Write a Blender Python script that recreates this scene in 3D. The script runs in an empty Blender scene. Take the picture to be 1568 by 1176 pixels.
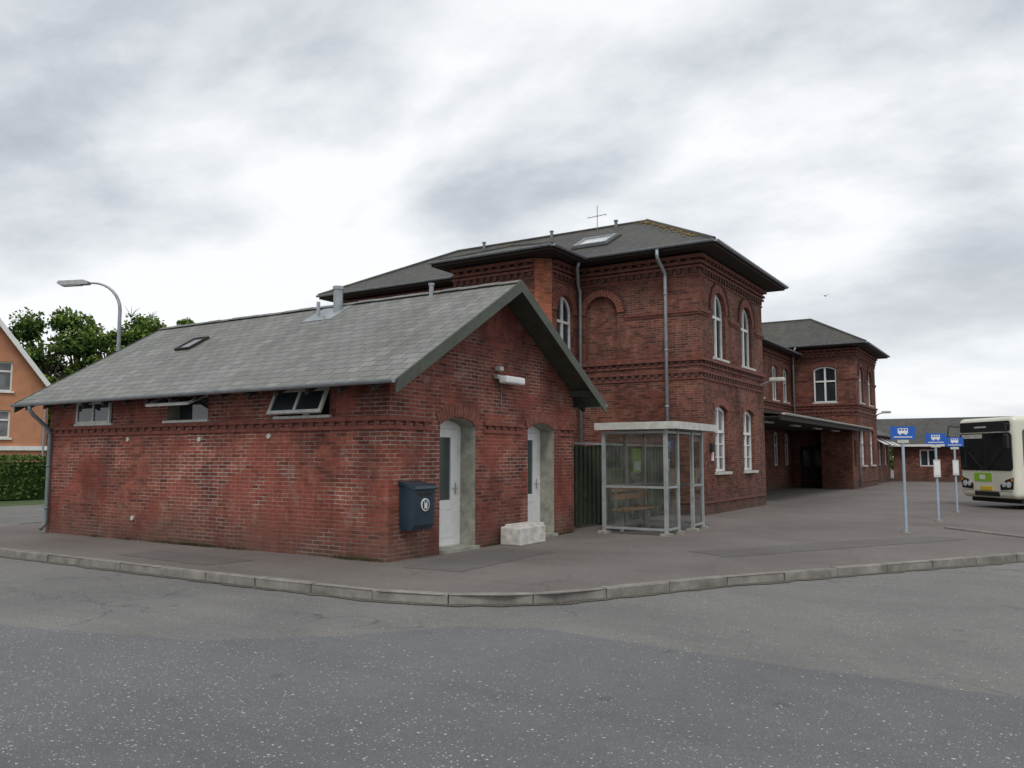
import bpy, bmesh, math, random
from mathutils import Vector, Matrix, noise
from mathutils.geometry import tessellate_polygon
random.seed(7)
V=Vector
scene=bpy.context.scene
# ------------------------------------------------------------------ materials
def newmat(name):
    m=bpy.data.materials.new(name); m.use_nodes=True
    nt=m.node_tree; b=nt.nodes['Principled BSDF']
    return m,nt,b
def N(nt,t,**k):
    n=nt.nodes.new(t)
    for a,v in k.items(): setattr(n,a,v)
    return n
def c4(c): return (c[0],c[1],c[2],1)
def ramp(nt,src,p0,p1,c0=(0,0,0),c1=(1,1,1)):
    r=nt.nodes.new('ShaderNodeValToRGB'); e=r.color_ramp.elements
    e[0].position=p0; e[1].position=p1; e[0].color=c4(c0); e[1].color=c4(c1)
    nt.links.new(src,r.inputs[0]); return r.outputs[0]
def mixc(nt,fac,a,b,bt='MIX'):
    n=nt.nodes.new('ShaderNodeMixRGB'); n.blend_type=bt
    for i,v in ((0,fac),(1,a),(2,b)):
        if isinstance(v,(int,float)): n.inputs[i].default_value=v
        elif isinstance(v,tuple): n.inputs[i].default_value=c4(v)
        else: nt.links.new(v,n.inputs[i])
    return n.outputs[0]
def noi(nt,vec,scale,detail=4,rough=.55,dist=0):
    n=N(nt,'ShaderNodeTexNoise'); n.inputs['Scale'].default_value=scale
    n.inputs['Detail'].default_value=detail; n.inputs['Roughness'].default_value=rough
    n.inputs['Distortion'].default_value=dist
    nt.links.new(vec,n.inputs['Vector']); return n.outputs[0]
def mapp(nt,vec,scale=(1,1,1),loc=(0,0,0)):
    n=N(nt,'ShaderNodeMapping'); n.inputs['Scale'].default_value=scale; n.inputs['Location'].default_value=loc
    nt.links.new(vec,n.inputs[0]); return n.outputs[0]
def math_(nt,op,a,b=None,clamp=False):
    n=N(nt,'ShaderNodeMath',operation=op); n.use_clamp=clamp
    for i,v in ((0,a),(1,b)):
        if v is None: continue
        if isinstance(v,(int,float)): n.inputs[i].default_value=v
        else: nt.links.new(v,n.inputs[i])
    return n.outputs[0]
def bump(nt,b,h,strength=.3,dist=.01):
    n=N(nt,'ShaderNodeBump'); n.inputs['Strength'].default_value=strength; n.inputs['Distance'].default_value=dist
    nt.links.new(h,n.inputs['Height']); nt.links.new(n.outputs[0],b.inputs['Normal'])

def plain(name,col,rough=.6,var=.25,scale=3,metal=0,spec=.5):
    m,nt,b=newmat(name)
    g=N(nt,'ShaderNodeNewGeometry').outputs['Position']
    n1=noi(nt,g,scale,6,.65)
    f=ramp(nt,n1,.3,.75)
    c=mixc(nt,f,tuple(x*(1-var) for x in col),tuple(min(1,x*(1+var*.5)) for x in col))
    nt.links.new(c,b.inputs['Base Color']); b.inputs['Roughness'].default_value=rough
    b.inputs['Metallic'].default_value=metal; b.inputs['Specular IOR Level'].default_value=spec
    return m

def brick_mat(name,c1,c2,mort_l,mort_d,soot=.5,paint=None,paint_amt=.5,grime=True,mlo=.42,mhi=.6,rowh=.067,white=.28,burnt=(.45,.40,.41),topsoot_shade=None):
    m,nt,b=newmat(name)
    uv0=N(nt,'ShaderNodeUVMap').outputs[0]
    pos=N(nt,'ShaderNodeNewGeometry').outputs['Position']
    wn_=N(nt,'ShaderNodeTexNoise'); wn_.inputs['Scale'].default_value=1.7; wn_.inputs['Detail'].default_value=3; nt.links.new(pos,wn_.inputs['Vector'])
    ws=N(nt,'ShaderNodeVectorMath',operation='SCALE'); ws.inputs['Scale'].default_value=.028; nt.links.new(wn_.outputs['Color'],ws.inputs[0])
    wa=N(nt,'ShaderNodeVectorMath',operation='ADD'); nt.links.new(uv0,wa.inputs[0]); nt.links.new(ws.outputs[0],wa.inputs[1]); uv=wa.outputs[0]
    def brk(ca,cb,sq=0):
        br=N(nt,'ShaderNodeTexBrick'); br.offset=.5
        nt.links.new(uv,br.inputs['Vector'])
        br.inputs['Scale'].default_value=1; br.inputs['Brick Width'].default_value=.24
        br.inputs['Row Height'].default_value=rowh; br.inputs['Mortar Size'].default_value=.009
        br.inputs['Mortar Smooth'].default_value=.3; br.inputs['Bias'].default_value=sq
        br.inputs['Color1'].default_value=c4(ca); br.inputs['Color2'].default_value=c4(cb); br.inputs['Mortar'].default_value=c4(ca)
        return br
    br=brk(c1,c2)
    big=noi(nt,pos,.55,5,.6,.4)
    mm=ramp(nt,big,mlo,mhi)
    mc=mixc(nt,mm,mort_d,mort_l)
    nt.links.new(mc,br.inputs['Mortar'])
    col=br.outputs['Color']
    med=noi(nt,pos,5.5,5,.7)
    b2=brk((1,1,1),burnt,-.45)
    col=mixc(nt,.9,col,b2.outputs['Color'],'MULTIPLY')
    col=mixc(nt,ramp(nt,med,.35,.75),col,mixc(nt,1.0,col,(.58,.56,.56),'MULTIPLY'))
    if paint:
        pn=noi(nt,mapp(nt,pos,(1,1,1.6),(3,1,7)),.75,6,.62,.6)
        pf=ramp(nt,pn,.5,.58)
        pf2=math_(nt,'MULTIPLY',pf,paint_amt)
        pcol=mixc(nt,ramp(nt,med,.3,.8),paint,tuple(x*.68 for x in paint))
        col=mixc(nt,pf2,col,pcol)
    wn=noi(nt,mapp(nt,pos,(1,1,1),(11,4,2)),2.3,8,.75)
    wf=math_(nt,'MULTIPLY',ramp(nt,wn,.56,.69),white)
    col=mixc(nt,wf,col,(.46,.39,.34))
    sn=noi(nt,mapp(nt,pos,(1,1,.45),(5,5,5)),1.1,6,.65)
    sf=math_(nt,'MULTIPLY',ramp(nt,sn,.42,.62),soot)
    col=mixc(nt,sf,col,mixc(nt,1.0,col,(.38,.41,.43),'MULTIPLY'))
    z=N(nt,'ShaderNodeSeparateXYZ'); nt.links.new(pos,z.inputs[0])
    if grime:
        zz=math_(nt,'ADD',z.outputs[2],math_(nt,'MULTIPLY',math_(nt,'SUBTRACT',sn,.5),2.2))
        gf=ramp(nt,zz,.0,.75,(1,1,1),(0,0,0))
        col=mixc(nt,math_(nt,'MULTIPLY',gf,.6),col,(.085,.066,.052))
    if topsoot_shade:  # upper wall darkening: soot, plus eaves shade painted into the colour
        zz=math_(nt,'DIVIDE',math_(nt,'ADD',z.outputs[2],math_(nt,'MULTIPLY',math_(nt,'SUBTRACT',big,.5),1.2)),5.0)
        tf=ramp(nt,zz,topsoot_shade/5,topsoot_shade/5+.3)
        col=mixc(nt,math_(nt,'MULTIPLY',tf,.6),col,mixc(nt,1.0,col,(.5,.52,.53),'MULTIPLY'))
    nt.links.new(col,b.inputs['Base Color'])
    b.inputs['Roughness'].default_value=.9; b.inputs['Specular IOR Level'].default_value=.25
    h=math_(nt,'ADD',math_(nt,'MULTIPLY',br.outputs['Fac'],-1.0),math_(nt,'MULTIPLY',med,.7))
    bump(nt,b,h,.7,.012)
    return m

def slate_mat(name,c1,c2,w=.3,h=.22,lichen=(.16,.16,.11),la=.4,gap=(.03,.03,.03)):
    m,nt,b=newmat(name)
    uv=N(nt,'ShaderNodeUVMap').outputs[0]
    pos=N(nt,'ShaderNodeNewGeometry').outputs['Position']
    br=N(nt,'ShaderNodeTexBrick'); br.offset=.5
    nt.links.new(uv,br.inputs['Vector'])
    br.inputs['Scale'].default_value=1; br.inputs['Brick Width'].default_value=w
    br.inputs['Row Height'].default_value=h; br.inputs['Mortar Size'].default_value=.008
    br.inputs['Mortar Smooth'].default_value=.2
    br.inputs['Color1'].default_value=c4(c1); br.inputs['Color2'].default_value=c4(c2); br.inputs['Mortar'].default_value=c4(gap)
    n1=noi(nt,pos,1.1,7,.7); n2=noi(nt,pos,14,5,.7)
    col=mixc(nt,math_(nt,'MULTIPLY',ramp(nt,n1,.45,.66),la),br.outputs['Color'],lichen)
    sx=noi(nt,mapp(nt,uv,(2.6,.22,1)),1.3,7,.7)
    col=mixc(nt,math_(nt,'MULTIPLY',ramp(nt,sx,.38,.7),.7),col,mixc(nt,1.0,col,(.58,.58,.56),'MULTIPLY'))
    n3=noi(nt,pos,.4,4,.6)
    col=mixc(nt,math_(nt,'MULTIPLY',ramp(nt,n3,.45,.65),.4),col,mixc(nt,1.0,col,(.65,.66,.63),'MULTIPLY'))
    col=mixc(nt,math_(nt,'MULTIPLY',ramp(nt,n2,.5,.8),.3),col,tuple(x*1.4 for x in c1))
    nt.links.new(col,b.inputs['Base Color']); b.inputs['Roughness'].default_value=.62; b.inputs['Specular IOR Level'].default_value=.35
    s=N(nt,'ShaderNodeSeparateXYZ'); nt.links.new(uv,s.inputs[0])
    saw=math_(nt,'FRACT',math_(nt,'DIVIDE',s.outputs[1],h))
    hh=math_(nt,'SUBTRACT',math_(nt,'MULTIPLY',saw,-.8),math_(nt,'MULTIPLY',br.outputs['Fac'],.8))
    hh=math_(nt,'ADD',hh,math_(nt,'MULTIPLY',n2,.3))
    bump(nt,b,hh,.7,.018)
    return m

def asphalt_mat(name,c_lo,c_hi,speck=0,speck_scale=26,crack=.5,blossom=0):
    m,nt,b=newmat(name)
    pos=N(nt,'ShaderNodeNewGeometry').outputs['Position']
    fine=noi(nt,pos,95,3,.8); mid=noi(nt,pos,6,6,.7); big=noi(nt,pos,.35,5,.6,.5)
    col=mixc(nt,ramp(nt,big,.35,.68),c_lo,c_hi)
    col=mixc(nt,ramp(nt,fine,.35,.7),mixc(nt,1.0,col,(.60,.60,.61),'MULTIPLY'),mixc(nt,1.0,col,(1.3,1.3,1.28),'MULTIPLY'))
    col=mixc(nt,math_(nt,'MULTIPLY',ramp(nt,mid,.5,.8),.4),col,mixc(nt,1.0,col,(.65,.64,.63),'MULTIPLY'))
    st_=noi(nt,mapp(nt,pos,(1.0,.12,1)),1.6,5,.6,.3)
    col=mixc(nt,math_(nt,'MULTIPLY',ramp(nt,st_,.5,.75),.35),col,mixc(nt,1.0,col,(.66,.66,.68),'MULTIPLY'))
    vo=N(nt,'ShaderNodeTexVoronoi'); vo.inputs['Scale'].default_value=1.1; nt.links.new(pos,vo.inputs['Vector'])
    dr_=math_(nt,'ADD',vo.outputs['Distance'],math_(nt,'MULTIPLY',mid,.12))
    col=mixc(nt,math_(nt,'MULTIPLY',ramp(nt,dr_,.09,.15,(1,1,1),(0,0,0)),.5),col,mixc(nt,1.0,col,(.5,.5,.5),'MULTIPLY'))
    vo=N(nt,'ShaderNodeTexVoronoi'); vo.inputs['Scale'].default_value=60; nt.links.new(pos,vo.inputs['Vector'])
    vd=ramp(nt,vo.outputs['Distance'],.12,.3,(1,1,1),(0,0,0))
    sc=N(nt,'ShaderNodeSeparateColor'); nt.links.new(vo.outputs['Color'],sc.inputs[0])
    gsel=ramp(nt,sc.outputs[0],.72,.76)
    col=mixc(nt,math_(nt,'MULTIPLY',math_(nt,'MULTIPLY',vd,gsel),.5),col,(.36,.35,.34))
    if speck>0:
        vadd=N(nt,'ShaderNodeVectorMath',operation='ADD'); nt.links.new(pos,vadd.inputs[0])
        nz=N(nt,'ShaderNodeTexNoise'); nz.inputs['Scale'].default_value=40; nt.links.new(pos,nz.inputs['Vector'])
        sm=N(nt,'ShaderNodeVectorMath',operation='SCALE'); sm.inputs['Scale'].default_value=.03; nt.links.new(nz.outputs['Color'],sm.inputs[0]); nt.links.new(sm.outputs[0],vadd.inputs[1])
        dens=noi(nt,pos,.9,4,.6,.5)
        if blossom>0:
            zx=N(nt,'ShaderNodeSeparateXYZ'); nt.links.new(pos,zx.inputs[0])
            nr_=ramp(nt,math_(nt,'DIVIDE',zx.outputs[0],10.0),.28,.62,(1,1,1),(0,0,0))
            bl=math_(nt,'MULTIPLY',nr_,blossom)
        else: bl=0.0
        for scl,thb in ((speck_scale,1.32),(speck_scale*1.9,1.40)):
            vo=N(nt,'ShaderNodeTexVoronoi'); vo.inputs['Scale'].default_value=scl
            nt.links.new(vadd.outputs[0],vo.inputs['Vector'])
            sc=N(nt,'ShaderNodeSeparateColor'); nt.links.new(vo.outputs['Color'],sc.inputs[0])
            vd=ramp(nt,math_(nt,'SUBTRACT',vo.outputs['Distance'],math_(nt,'MULTIPLY',sc.outputs[2],.12)),.06,.17,(1,1,1),(0,0,0))
            sm_=math_(nt,'ADD',math_(nt,'ADD',sc.outputs[1],math_(nt,'MULTIPLY',dens,.7)),bl)
            thr=math_(nt,'GREATER_THAN',sm_,thb-speck)
            col=mixc(nt,math_(nt,'MULTIPLY',math_(nt,'MULTIPLY',vd,thr),.85),col,(.64,.63,.58))
    if crack>0:
        vc=N(nt,'ShaderNodeTexVoronoi'); vc.feature='DISTANCE_TO_EDGE'; vc.inputs['Scale'].default_value=.33
        vv=N(nt,'ShaderNodeVectorMath',operation='ADD'); nt.links.new(pos,vv.inputs[0])
        nn=N(nt,'ShaderNodeTexNoise'); nn.inputs['Scale'].default_value=1.6; nn.inputs['Detail'].default_value=6; nt.links.new(pos,nn.inputs['Vector'])
        nt.links.new(nn.outputs['Color'],vv.inputs[1]); nt.links.new(vv.outputs[0],vc.inputs['Vector'])
        cf=ramp(nt,vc.outputs['Distance'],.0015,.006,(1,1,1),(0,0,0))
        cf=math_(nt,'MULTIPLY',cf,math_(nt,'MULTIPLY',ramp(nt,noi(nt,pos,.25,2),.48,.55),crack))
        col=mixc(nt,cf,col,(.03,.03,.03))
    nt.links.new(col,b.inputs['Base Color']); b.inputs['Roughness'].default_value=.88; b.inputs['Specular IOR Level'].default_value=.3
    bump(nt,b,fine,.5,.006)
    return m

def glass_mat(name,col=(.02,.025,.03),rough=.04,var=None):
    m,nt,b=newmat(name)
    pos=N(nt,'ShaderNodeNewGeometry').outputs['Position']
    n=noi(nt,pos,.8,3)
    nt.links.new(mixc(nt,ramp(nt,n,.4,.6),col,var or tuple(x*2 for x in col)),b.inputs['Base Color'])
    b.inputs['Roughness'].default_value=rough; b.inputs['Specular IOR Level'].default_value=.8
    bump(nt,b,noi(nt,pos,1.5,2),.03,.02)
    return m
def clear_glass(name,tint=(.74,.79,.76),dirt=.07):
    m,nt,b=newmat(name); out=nt.nodes['Material Output']
    nt.nodes.remove(b)
    t=N(nt,'ShaderNodeBsdfTransparent'); t.inputs[0].default_value=c4(tint)
    g=N(nt,'ShaderNodeBsdfGlossy'); g.inputs['Roughness'].default_value=.02
    fr=N(nt,'ShaderNodeFresnel'); fr.inputs[0].default_value=1.5
    mx=N(nt,'ShaderNodeMixShader'); nt.links.new(math_(nt,'MULTIPLY',fr.outputs[0],1.5,True),mx.inputs[0]); nt.links.new(t.outputs[0],mx.inputs[1]); nt.links.new(g.outputs[0],mx.inputs[2])
    d=N(nt,'ShaderNodeBsdfDiffuse'); d.inputs[0].default_value=(.5,.5,.48,1)
    mx2=N(nt,'ShaderNodeMixShader'); pos=N(nt,'ShaderNodeNewGeometry').outputs['Position']
    nt.links.new(math_(nt,'MULTIPLY',ramp(nt,noi(nt,pos,4,5),.3,.8),dirt*2),mx2.inputs[0])
    nt.links.new(mx.outputs[0],mx2.inputs[1]); nt.links.new(d.outputs[0],mx2.inputs[2])
    nt.links.new(mx2.outputs[0],out.inputs[0]); return m
def leaf_mat(name,c0,c1):
    m,nt,b=newmat(name)
    pos=N(nt,'ShaderNodeNewGeometry').outputs['Position']
    n=noi(nt,pos,1.3,4)
    nt.links.new(mixc(nt,ramp(nt,n,.35,.65),c0,c1),b.inputs['Base Color'])
    b.inputs['Roughness'].default_value=.7; b.inputs['Specular IOR Level'].default_value=.2
    return m

M={}
M['brick_s']=brick_mat('outbuilding_brick',(.36,.105,.070),(.235,.070,.052),(.50,.42,.36),(.25,.13,.10),soot=.72,paint=(.315,.082,.058),paint_amt=.65,topsoot_shade=2.2,white=.34)
M['brick_t']=brick_mat('station_brick',(.29,.096,.063),(.155,.057,.044),(.28,.215,.17),(.11,.072,.06),soot=.65,white=.16)
M['brick_lit']=brick_mat('lit_chamfer_brick',(.44,.15,.08),(.36,.125,.07),(.36,.16,.09),(.3,.12,.08),soot=.25,white=.1)  # brighter brick: the light falling on the chamfer is put into the colour
M['brick_trim']=plain('brick_trim',(.18,.064,.047),.9,.5,7)
M['brick_trim_d']=plain('dark_brick_trim',(.10,.043,.035),.9,.5,7)
M['arch']=plain('arch_brick',(.23,.084,.058),.9,.5,9)
M['band']=plain('painted_band',(.24,.075,.055),.9,.5,5)
M['slate']=slate_mat('fibre_slate',(.25,.25,.238),(.175,.177,.168),.30,.20,lichen=(.18,.178,.13),gap=(.05,.05,.048),la=.5)
M['slate_d']=slate_mat('dark_slate',(.080,.078,.071),(.052,.051,.047),.3,.2,lichen=(.12,.107,.06),la=.4)
M['moss']=plain('ridge_moss',(.21,.14,.04),.95,.5,6)
M['green_board']=plain('dark_green_paint',(.062,.072,.052),.55,.4,5)
M['dark_wood']=plain('dark_stained_wood',(.030,.025,.021),.8,.4,8)
M['fence']=plain('green_fence_wood',(.052,.066,.038),.85,.55,7)
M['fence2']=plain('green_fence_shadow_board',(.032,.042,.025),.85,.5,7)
M['white']=plain('white_paint',(.74,.75,.74),.45,.14,5)
M['dirtywhite']=plain('weathered_white_paint',(.56,.56,.52),.6,.3,6)
M['zinc']=plain('zinc',(.33,.36,.38),.42,.3,5,metal=.35)
M['pipe']=plain('painted_downpipe',(.16,.19,.2),.5,.3,5)
M['concrete']=plain('concrete',(.32,.32,.27),.92,.45,5)
M['conc_l']=plain('pale_concrete',(.60,.58,.54),.92,.4,8)
M['kerb']=plain('granite_kerb',(.255,.24,.215),.88,.5,3.5)
M['glass']=glass_mat('window_glass')
M['glass_l']=glass_mat('painted_sky_glass',(.22,.23,.23),.08,(.05,.055,.06))  # pale grey in the panes is painted in for reflected sky
M['clear']=clear_glass('shelter_glass')
M['frost']=glass_mat('frosted_glass',(.02,.03,.028),.25)
M['alu']=plain('aluminium',(.40,.42,.42),.42,.3,6,metal=.3)
M['navy']=plain('navy_enamel',(.014,.036,.055),.35,.3,3)
M['lime']=plain('lime_print',(.25,.52,.03),.5,.1,3)
M['wood']=plain('bench_wood',(.34,.19,.095),.7,.35,7)
M['blue']=plain('sign_blue',(.012,.10,.46),.4,.1,3)
M['bluegrey']=plain('pole_bluegrey',(.34,.42,.5),.45,.2,4)
M['black']=plain('black_rubber',(.012,.012,.013),.7,.3,6)
M['cream']=plain('bus_cream_paint',(.70,.69,.57),.3,.12,1.5)
M['busgl']=glass_mat('bus_glass',(.012,.014,.015),.03)
M['yellow']=plain('yellow_plate',(.75,.5,.03),.4,.1,3)
M['lampgl']=plain('headlamp_glass',(.6,.62,.62),.12,.3,9)
M['amber']=plain('amber_lens',(.7,.25,.02),.3,.1,3)
M['orange']=plain('orange_render',(.52,.24,.135),.9,.2,2)
M['redtile']=plain('house_roof',(.12,.09,.08),.8,.3,4)
M['bark']=plain('bark',(.09,.07,.05),.95,.4,6)
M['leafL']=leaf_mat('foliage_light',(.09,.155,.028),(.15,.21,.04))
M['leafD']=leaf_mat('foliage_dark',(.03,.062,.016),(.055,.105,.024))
M['leafH']=leaf_mat('hedge_foliage',(.05,.10,.022),(.10,.16,.04))
M['weed']=leaf_mat('weed_leaves',(.05,.07,.02),(.09,.09,.035))
M['litter']=plain('dry_debris',(.20,.16,.10),.95,.5,9)
M['grass']=plain('grass',(.075,.11,.035),.95,.5,2)
M['road_d']=asphalt_mat('dark_asphalt',(.135,.139,.144),(.175,.178,.182),speck=.20,speck_scale=20,crack=.0,blossom=.30)
M['road_l']=asphalt_mat('old_asphalt',(.168,.165,.16),(.225,.219,.21),speck=.10,speck_scale=26,crack=.5)
M['pave']=asphalt_mat('pavement_asphalt',(.155,.136,.126),(.21,.186,.173),speck=0.05,crack=.35)
M['patch']=asphalt_mat('darker_pave_asphalt',(.128,.118,.112),(.168,.154,.146),speck=0.05,crack=0)  # darker pavement tone for flat sheets, one by the outbuilding corner
M['gutterdirt']=asphalt_mat('gutter_dirt',(.10,.09,.075),(.15,.135,.11),speck=0.1,crack=0)

# ------------------------------------------------------------------ geometry helpers
class Fr:
    def __init__(s,O,t,n,up=(0,0,1)):
        s.O=V(O); s.t=V(t).normalized(); s.n=V(n).normalized(); s.up=V(up).normalized()
    def p(s,u,v,d=0): return s.O+s.t*u+s.up*v+s.n*d
class Part:
    def __init__(s,name,mat,smooth=False): s.name=name; s.mat=mat; s.v=[]; s.f=[]; s.smooth=smooth
    def face(s,pts):
        i=len(s.v); s.v+= [V(p) for p in pts]; s.f.append(tuple(range(i,i+len(pts))))
    def sheet(s,fr,outer,holes=(),d=0):
        loops=[[V((a[0],a[1],0)) for a in L] for L in [outer]+list(holes)]
        flat=[p for L in loops for p in L]; i=len(s.v)
        s.v+=[fr.p(p.x,p.y,d) for p in flat]
        for t in tessellate_polygon(loops): s.f.append(tuple(i+k for k in t))
    def loopside(s,fr,L,d0,d1):
        for k in range(len(L)):
            a=L[k]; b=L[(k+1)%len(L)]
            s.face([fr.p(a[0],a[1],d0),fr.p(b[0],b[1],d0),fr.p(b[0],b[1],d1),fr.p(a[0],a[1],d1)])
    def prism(s,fr,outer,holes=(),d0=0,d1=.1):
        s.sheet(fr,outer,holes,d0); s.sheet(fr,outer,holes,d1)
        for L in [outer]+list(holes): s.loopside(fr,L,d0,d1)
    def fbox(s,fr,u0,u1,v0,v1,d0,d1):
        P=[fr.p(u,v,d) for d in (d0,d1) for (u,v) in ((u0,v0),(u1,v0),(u1,v1),(u0,v1))]
        i=len(s.v); s.v+=P
        for f in ((0,1,2,3),(4,5,6,7),(0,1,5,4),(1,2,6,5),(2,3,7,6),(3,0,4,7)): s.f.append(tuple(i+k for k in f))
    def box(s,x0,x1,y0,y1,z0,z1): s.fbox(Fr((0,0,0),(1,0,0),(0,1,0)),x0,x1,z0,z1,y0,y1)
    def slab(s,pts,th):
        pts=[V(p) for p in pts]; n=(pts[1]-pts[0]).cross(pts[2]-pts[0]).normalized()
        if n.z<0: n=-n
        lo=[p-n*th for p in pts]
        s.face(pts); s.face(lo)
        for k in range(len(pts)):
            j=(k+1)%len(pts); s.face([pts[k],pts[j],lo[j],lo[k]])
    def tube(s,pts,r,seg=10,r2=None,cap=True):
        pts=[V(p) for p in pts]; rings=[]; n=len(pts); prev=None
        for k,p in enumerate(pts):
            d=(pts[min(k+1,n-1)]-pts[max(k-1,0)]).normalized()
            if prev is None: a=d.orthogonal().normalized()
            else: a=(prev-d*prev.dot(d)).normalized()
            prev=a; b=d.cross(a)
            rr=r if r2 is None else r+(r2-r)*k/(n-1)
            i=len(s.v)
            s.v+=[p+a*rr*math.cos(2*math.pi*q/seg)+b*rr*math.sin(2*math.pi*q/seg) for q in range(seg)]
            rings.append(i)
        for k in range(n-1):
            for q in range(seg):
                q2=(q+1)%seg; s.f.append((rings[k]+q,rings[k]+q2,rings[k+1]+q2,rings[k+1]+q))
        if cap:
            s.f.append(tuple(rings[0]+q for q in range(seg))); s.f.append(tuple(rings[-1]+q for q in range(seg)))
    def bevbox(s,x0,x1,y0,y1,z0,z1,r=.05,seg=3):
        bm=bmesh.new(); bmesh.ops.create_cube(bm,size=1)
        for v in bm.verts: v.co=V(((x0+x1)/2+v.co.x*(x1-x0),(y0+y1)/2+v.co.y*(y1-y0),(z0+z1)/2+v.co.z*(z1-z0)))
        bmesh.ops.bevel(bm,geom=bm.edges[:],offset=r,segments=seg,affect='EDGES',profile=.5)
        i=len(s.v); bm.verts.index_update(); s.v+=[v.co.copy() for v in bm.verts]
        for f in bm.faces: s.f.append(tuple(i+v.index for v in f.verts))
        bm.free()
    def mesh(s,M4=None,loc=V((0,0,0)),weld=True):
        me=bpy.data.meshes.new(s.name)
        vs=[(M4@v if M4 else v)-loc for v in s.v]
        me.from_pydata(vs,[],s.f); me.update()
        if weld:
            bm=bmesh.new(); bm.from_mesh(me)
            bmesh.ops.remove_doubles(bm,verts=bm.verts,dist=.0002)
            bmesh.ops.recalc_face_normals(bm,faces=bm.faces)
            bm.to_mesh(me); bm.free()
        uvl=me.uv_layers.new(name='UVMap')
        for p in me.polygons:
            n=p.normal.copy()
            if abs(n.z)>.02:
                if n.z<0: n=-n
            elif n.x<-.001 or (abs(n.x)<=.001 and n.y<0): n=-n
            if abs(n.z)>.999: t=V((1,0,0)); b=V((0,1,0))
            else:
                t=V((0,0,1)).cross(n).normalized(); b=n.cross(t)
            for li in p.loop_indices:
                co=me.vertices[me.loops[li].vertex_index].co+loc
                uvl.data[li].uv=(co.dot(t),co.dot(b))
        if s.smooth:
            for p in me.polygons: p.use_smooth=True
        me.materials.append(M[s.mat]); return me
class Obj:
    def __init__(s,name,loc=(0,0,0),M4=None): s.name=name; s.loc=V(loc); s.parts={}; s.M4=M4
    def p(s,name,mat,smooth=False):
        if name not in s.parts: s.parts[name]=Part(name,mat,smooth)
        return s.parts[name]
    def done(s,weld=True):
        if len(s.parts)==1:
            P=list(s.parts.values())[0]
            o=bpy.data.objects.new(s.name,P.mesh(s.M4,s.loc,weld)); o.location=s.loc
            scene.collection.objects.link(o); return o
        e=bpy.data.objects.new(s.name,None); e.location=s.loc; e.empty_display_size=.3
        scene.collection.objects.link(e)
        for P in s.parts.values():
            if not P.f: continue
            o=bpy.data.objects.new(P.name,P.mesh(s.M4,s.loc,weld)); scene.collection.objects.link(o); o.parent=e
        return e

def rect(u0,u1,v0,v1): return [(u0,v0),(u1,v0),(u1,v1),(u0,v1)]
def arcgeo(u0,u1,vs,rise):
    w=(u1-u0)/2; R=(w*w+rise*rise)/(2*rise); cv=vs+rise-R; a=math.asin(min(1,w/R))
    return (u0+u1)/2,cv,R,a
def archpoly(u0,u1,v0,vs,rise,seg=14):
    if rise<=0: return rect(u0,u1,v0,vs)
    cu,cv,R,a=arcgeo(u0,u1,vs,rise)
    pts=[(u0,v0),(u1,v0)]
    for k in range(seg+1):
        th=a-2*a*k/seg
        pts.append((cu+R*math.sin(th),cv+R*math.cos(th)))
    return pts
def archring(P,fr,u0,u1,vs,rise,th,d0,d1,step=.075,gap=.01):
    cu,cv,R,a=arcgeo(u0,u1,vs,rise)
    n=max(3,int(2*a*R/step))
    for k in range(n):
        t0=-a+2*a*k/n+gap/R/2; t1=-a+2*a*(k+1)/n-gap/R/2
        jit=random.uniform(-.004,.004)
        P.prism(fr,[(cu+r*math.sin(t),cv+r*math.cos(t)) for r,t in ((R+.003,t0),(R+.003,t1),(R+th,t1),(R+th,t0))],(),d0,d1+jit)
def window(o,fr,u0,u1,v0,vs,rise,depth=-.13,w=.07,transom=(),mull=True,gl='glass',bars=False):
    F=o.p('window_frames','white'); G=o.p('window_glass_'+gl,gl)
    outer=archpoly(u0+.003,u1-.003,v0+.003,vs,rise-.003 if rise>0 else 0)
    ri=0 if rise<=0 else (rise-w if rise>.3 else rise*.85)
    inner=archpoly(u0+w,u1-w,v0+w,vs-(0 if rise>.3 else w),ri)
    F.prism(fr,outer,[inner],depth-.04,depth+.03)
    G.sheet(fr,archpoly(u0+.02,u1-.02,v0+.02,vs-.01,max(0,rise-.02)),(),depth-.012)
    um=(u0+u1)/2; top=vs+rise-w*.7 if rise>0 else vs-w*.7
    if mull: F.fbox(fr,um-.045,um+.045,v0+w-.01,top,depth-.03,depth+.035)
    for t in transom: F.fbox(fr,u0+w-.01,u1-w+.01,t-.04,t+.04,depth-.028,depth+.041)
    if bars:
        for t in bars:
            F.fbox(fr,u0+w-.01,u1-w+.01,t-.014,t+.014,depth-.02,depth+.015)
def dentils(P,fr,u0,u1,v0,v1,d1,w=.11,pitch=.24,d0=-.01):
    n=int((u1-u0)/pitch); off=((u1-u0)-n*pitch+pitch-w)/2
    for k in range(n):
        a=u0+off+k*pitch; P.fbox(fr,a,a+w,v0,v1,d0,d1)
def frX(y,n=-1,x=0): return Fr((x,y,0),(1,0,0),(0,n,0))
def frY(x,n=-1): return Fr((x,0,0),(0,1,0),(n,0,0))
def rough_edge(pts,step=.18,amp=.035):
    out=[]
    for k in range(len(pts)):
        a=V((*pts[k],0)); b=V((*pts[(k+1)%len(pts)],0)); L=(b-a).length
        n=1 if L>40 else max(1,int(L/step)); t=(b-a).normalized(); nn=V((-t.y,t.x,0))
        for i in range(n):
            q=a.lerp(b,i/n); w_=noise.noise(V((q.x*2.1,q.y*2.1,.3)))*amp*2+random.uniform(-amp,amp)*.35
            q=q+nn*w_; out.append((q.x,q.y))
    return out

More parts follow.
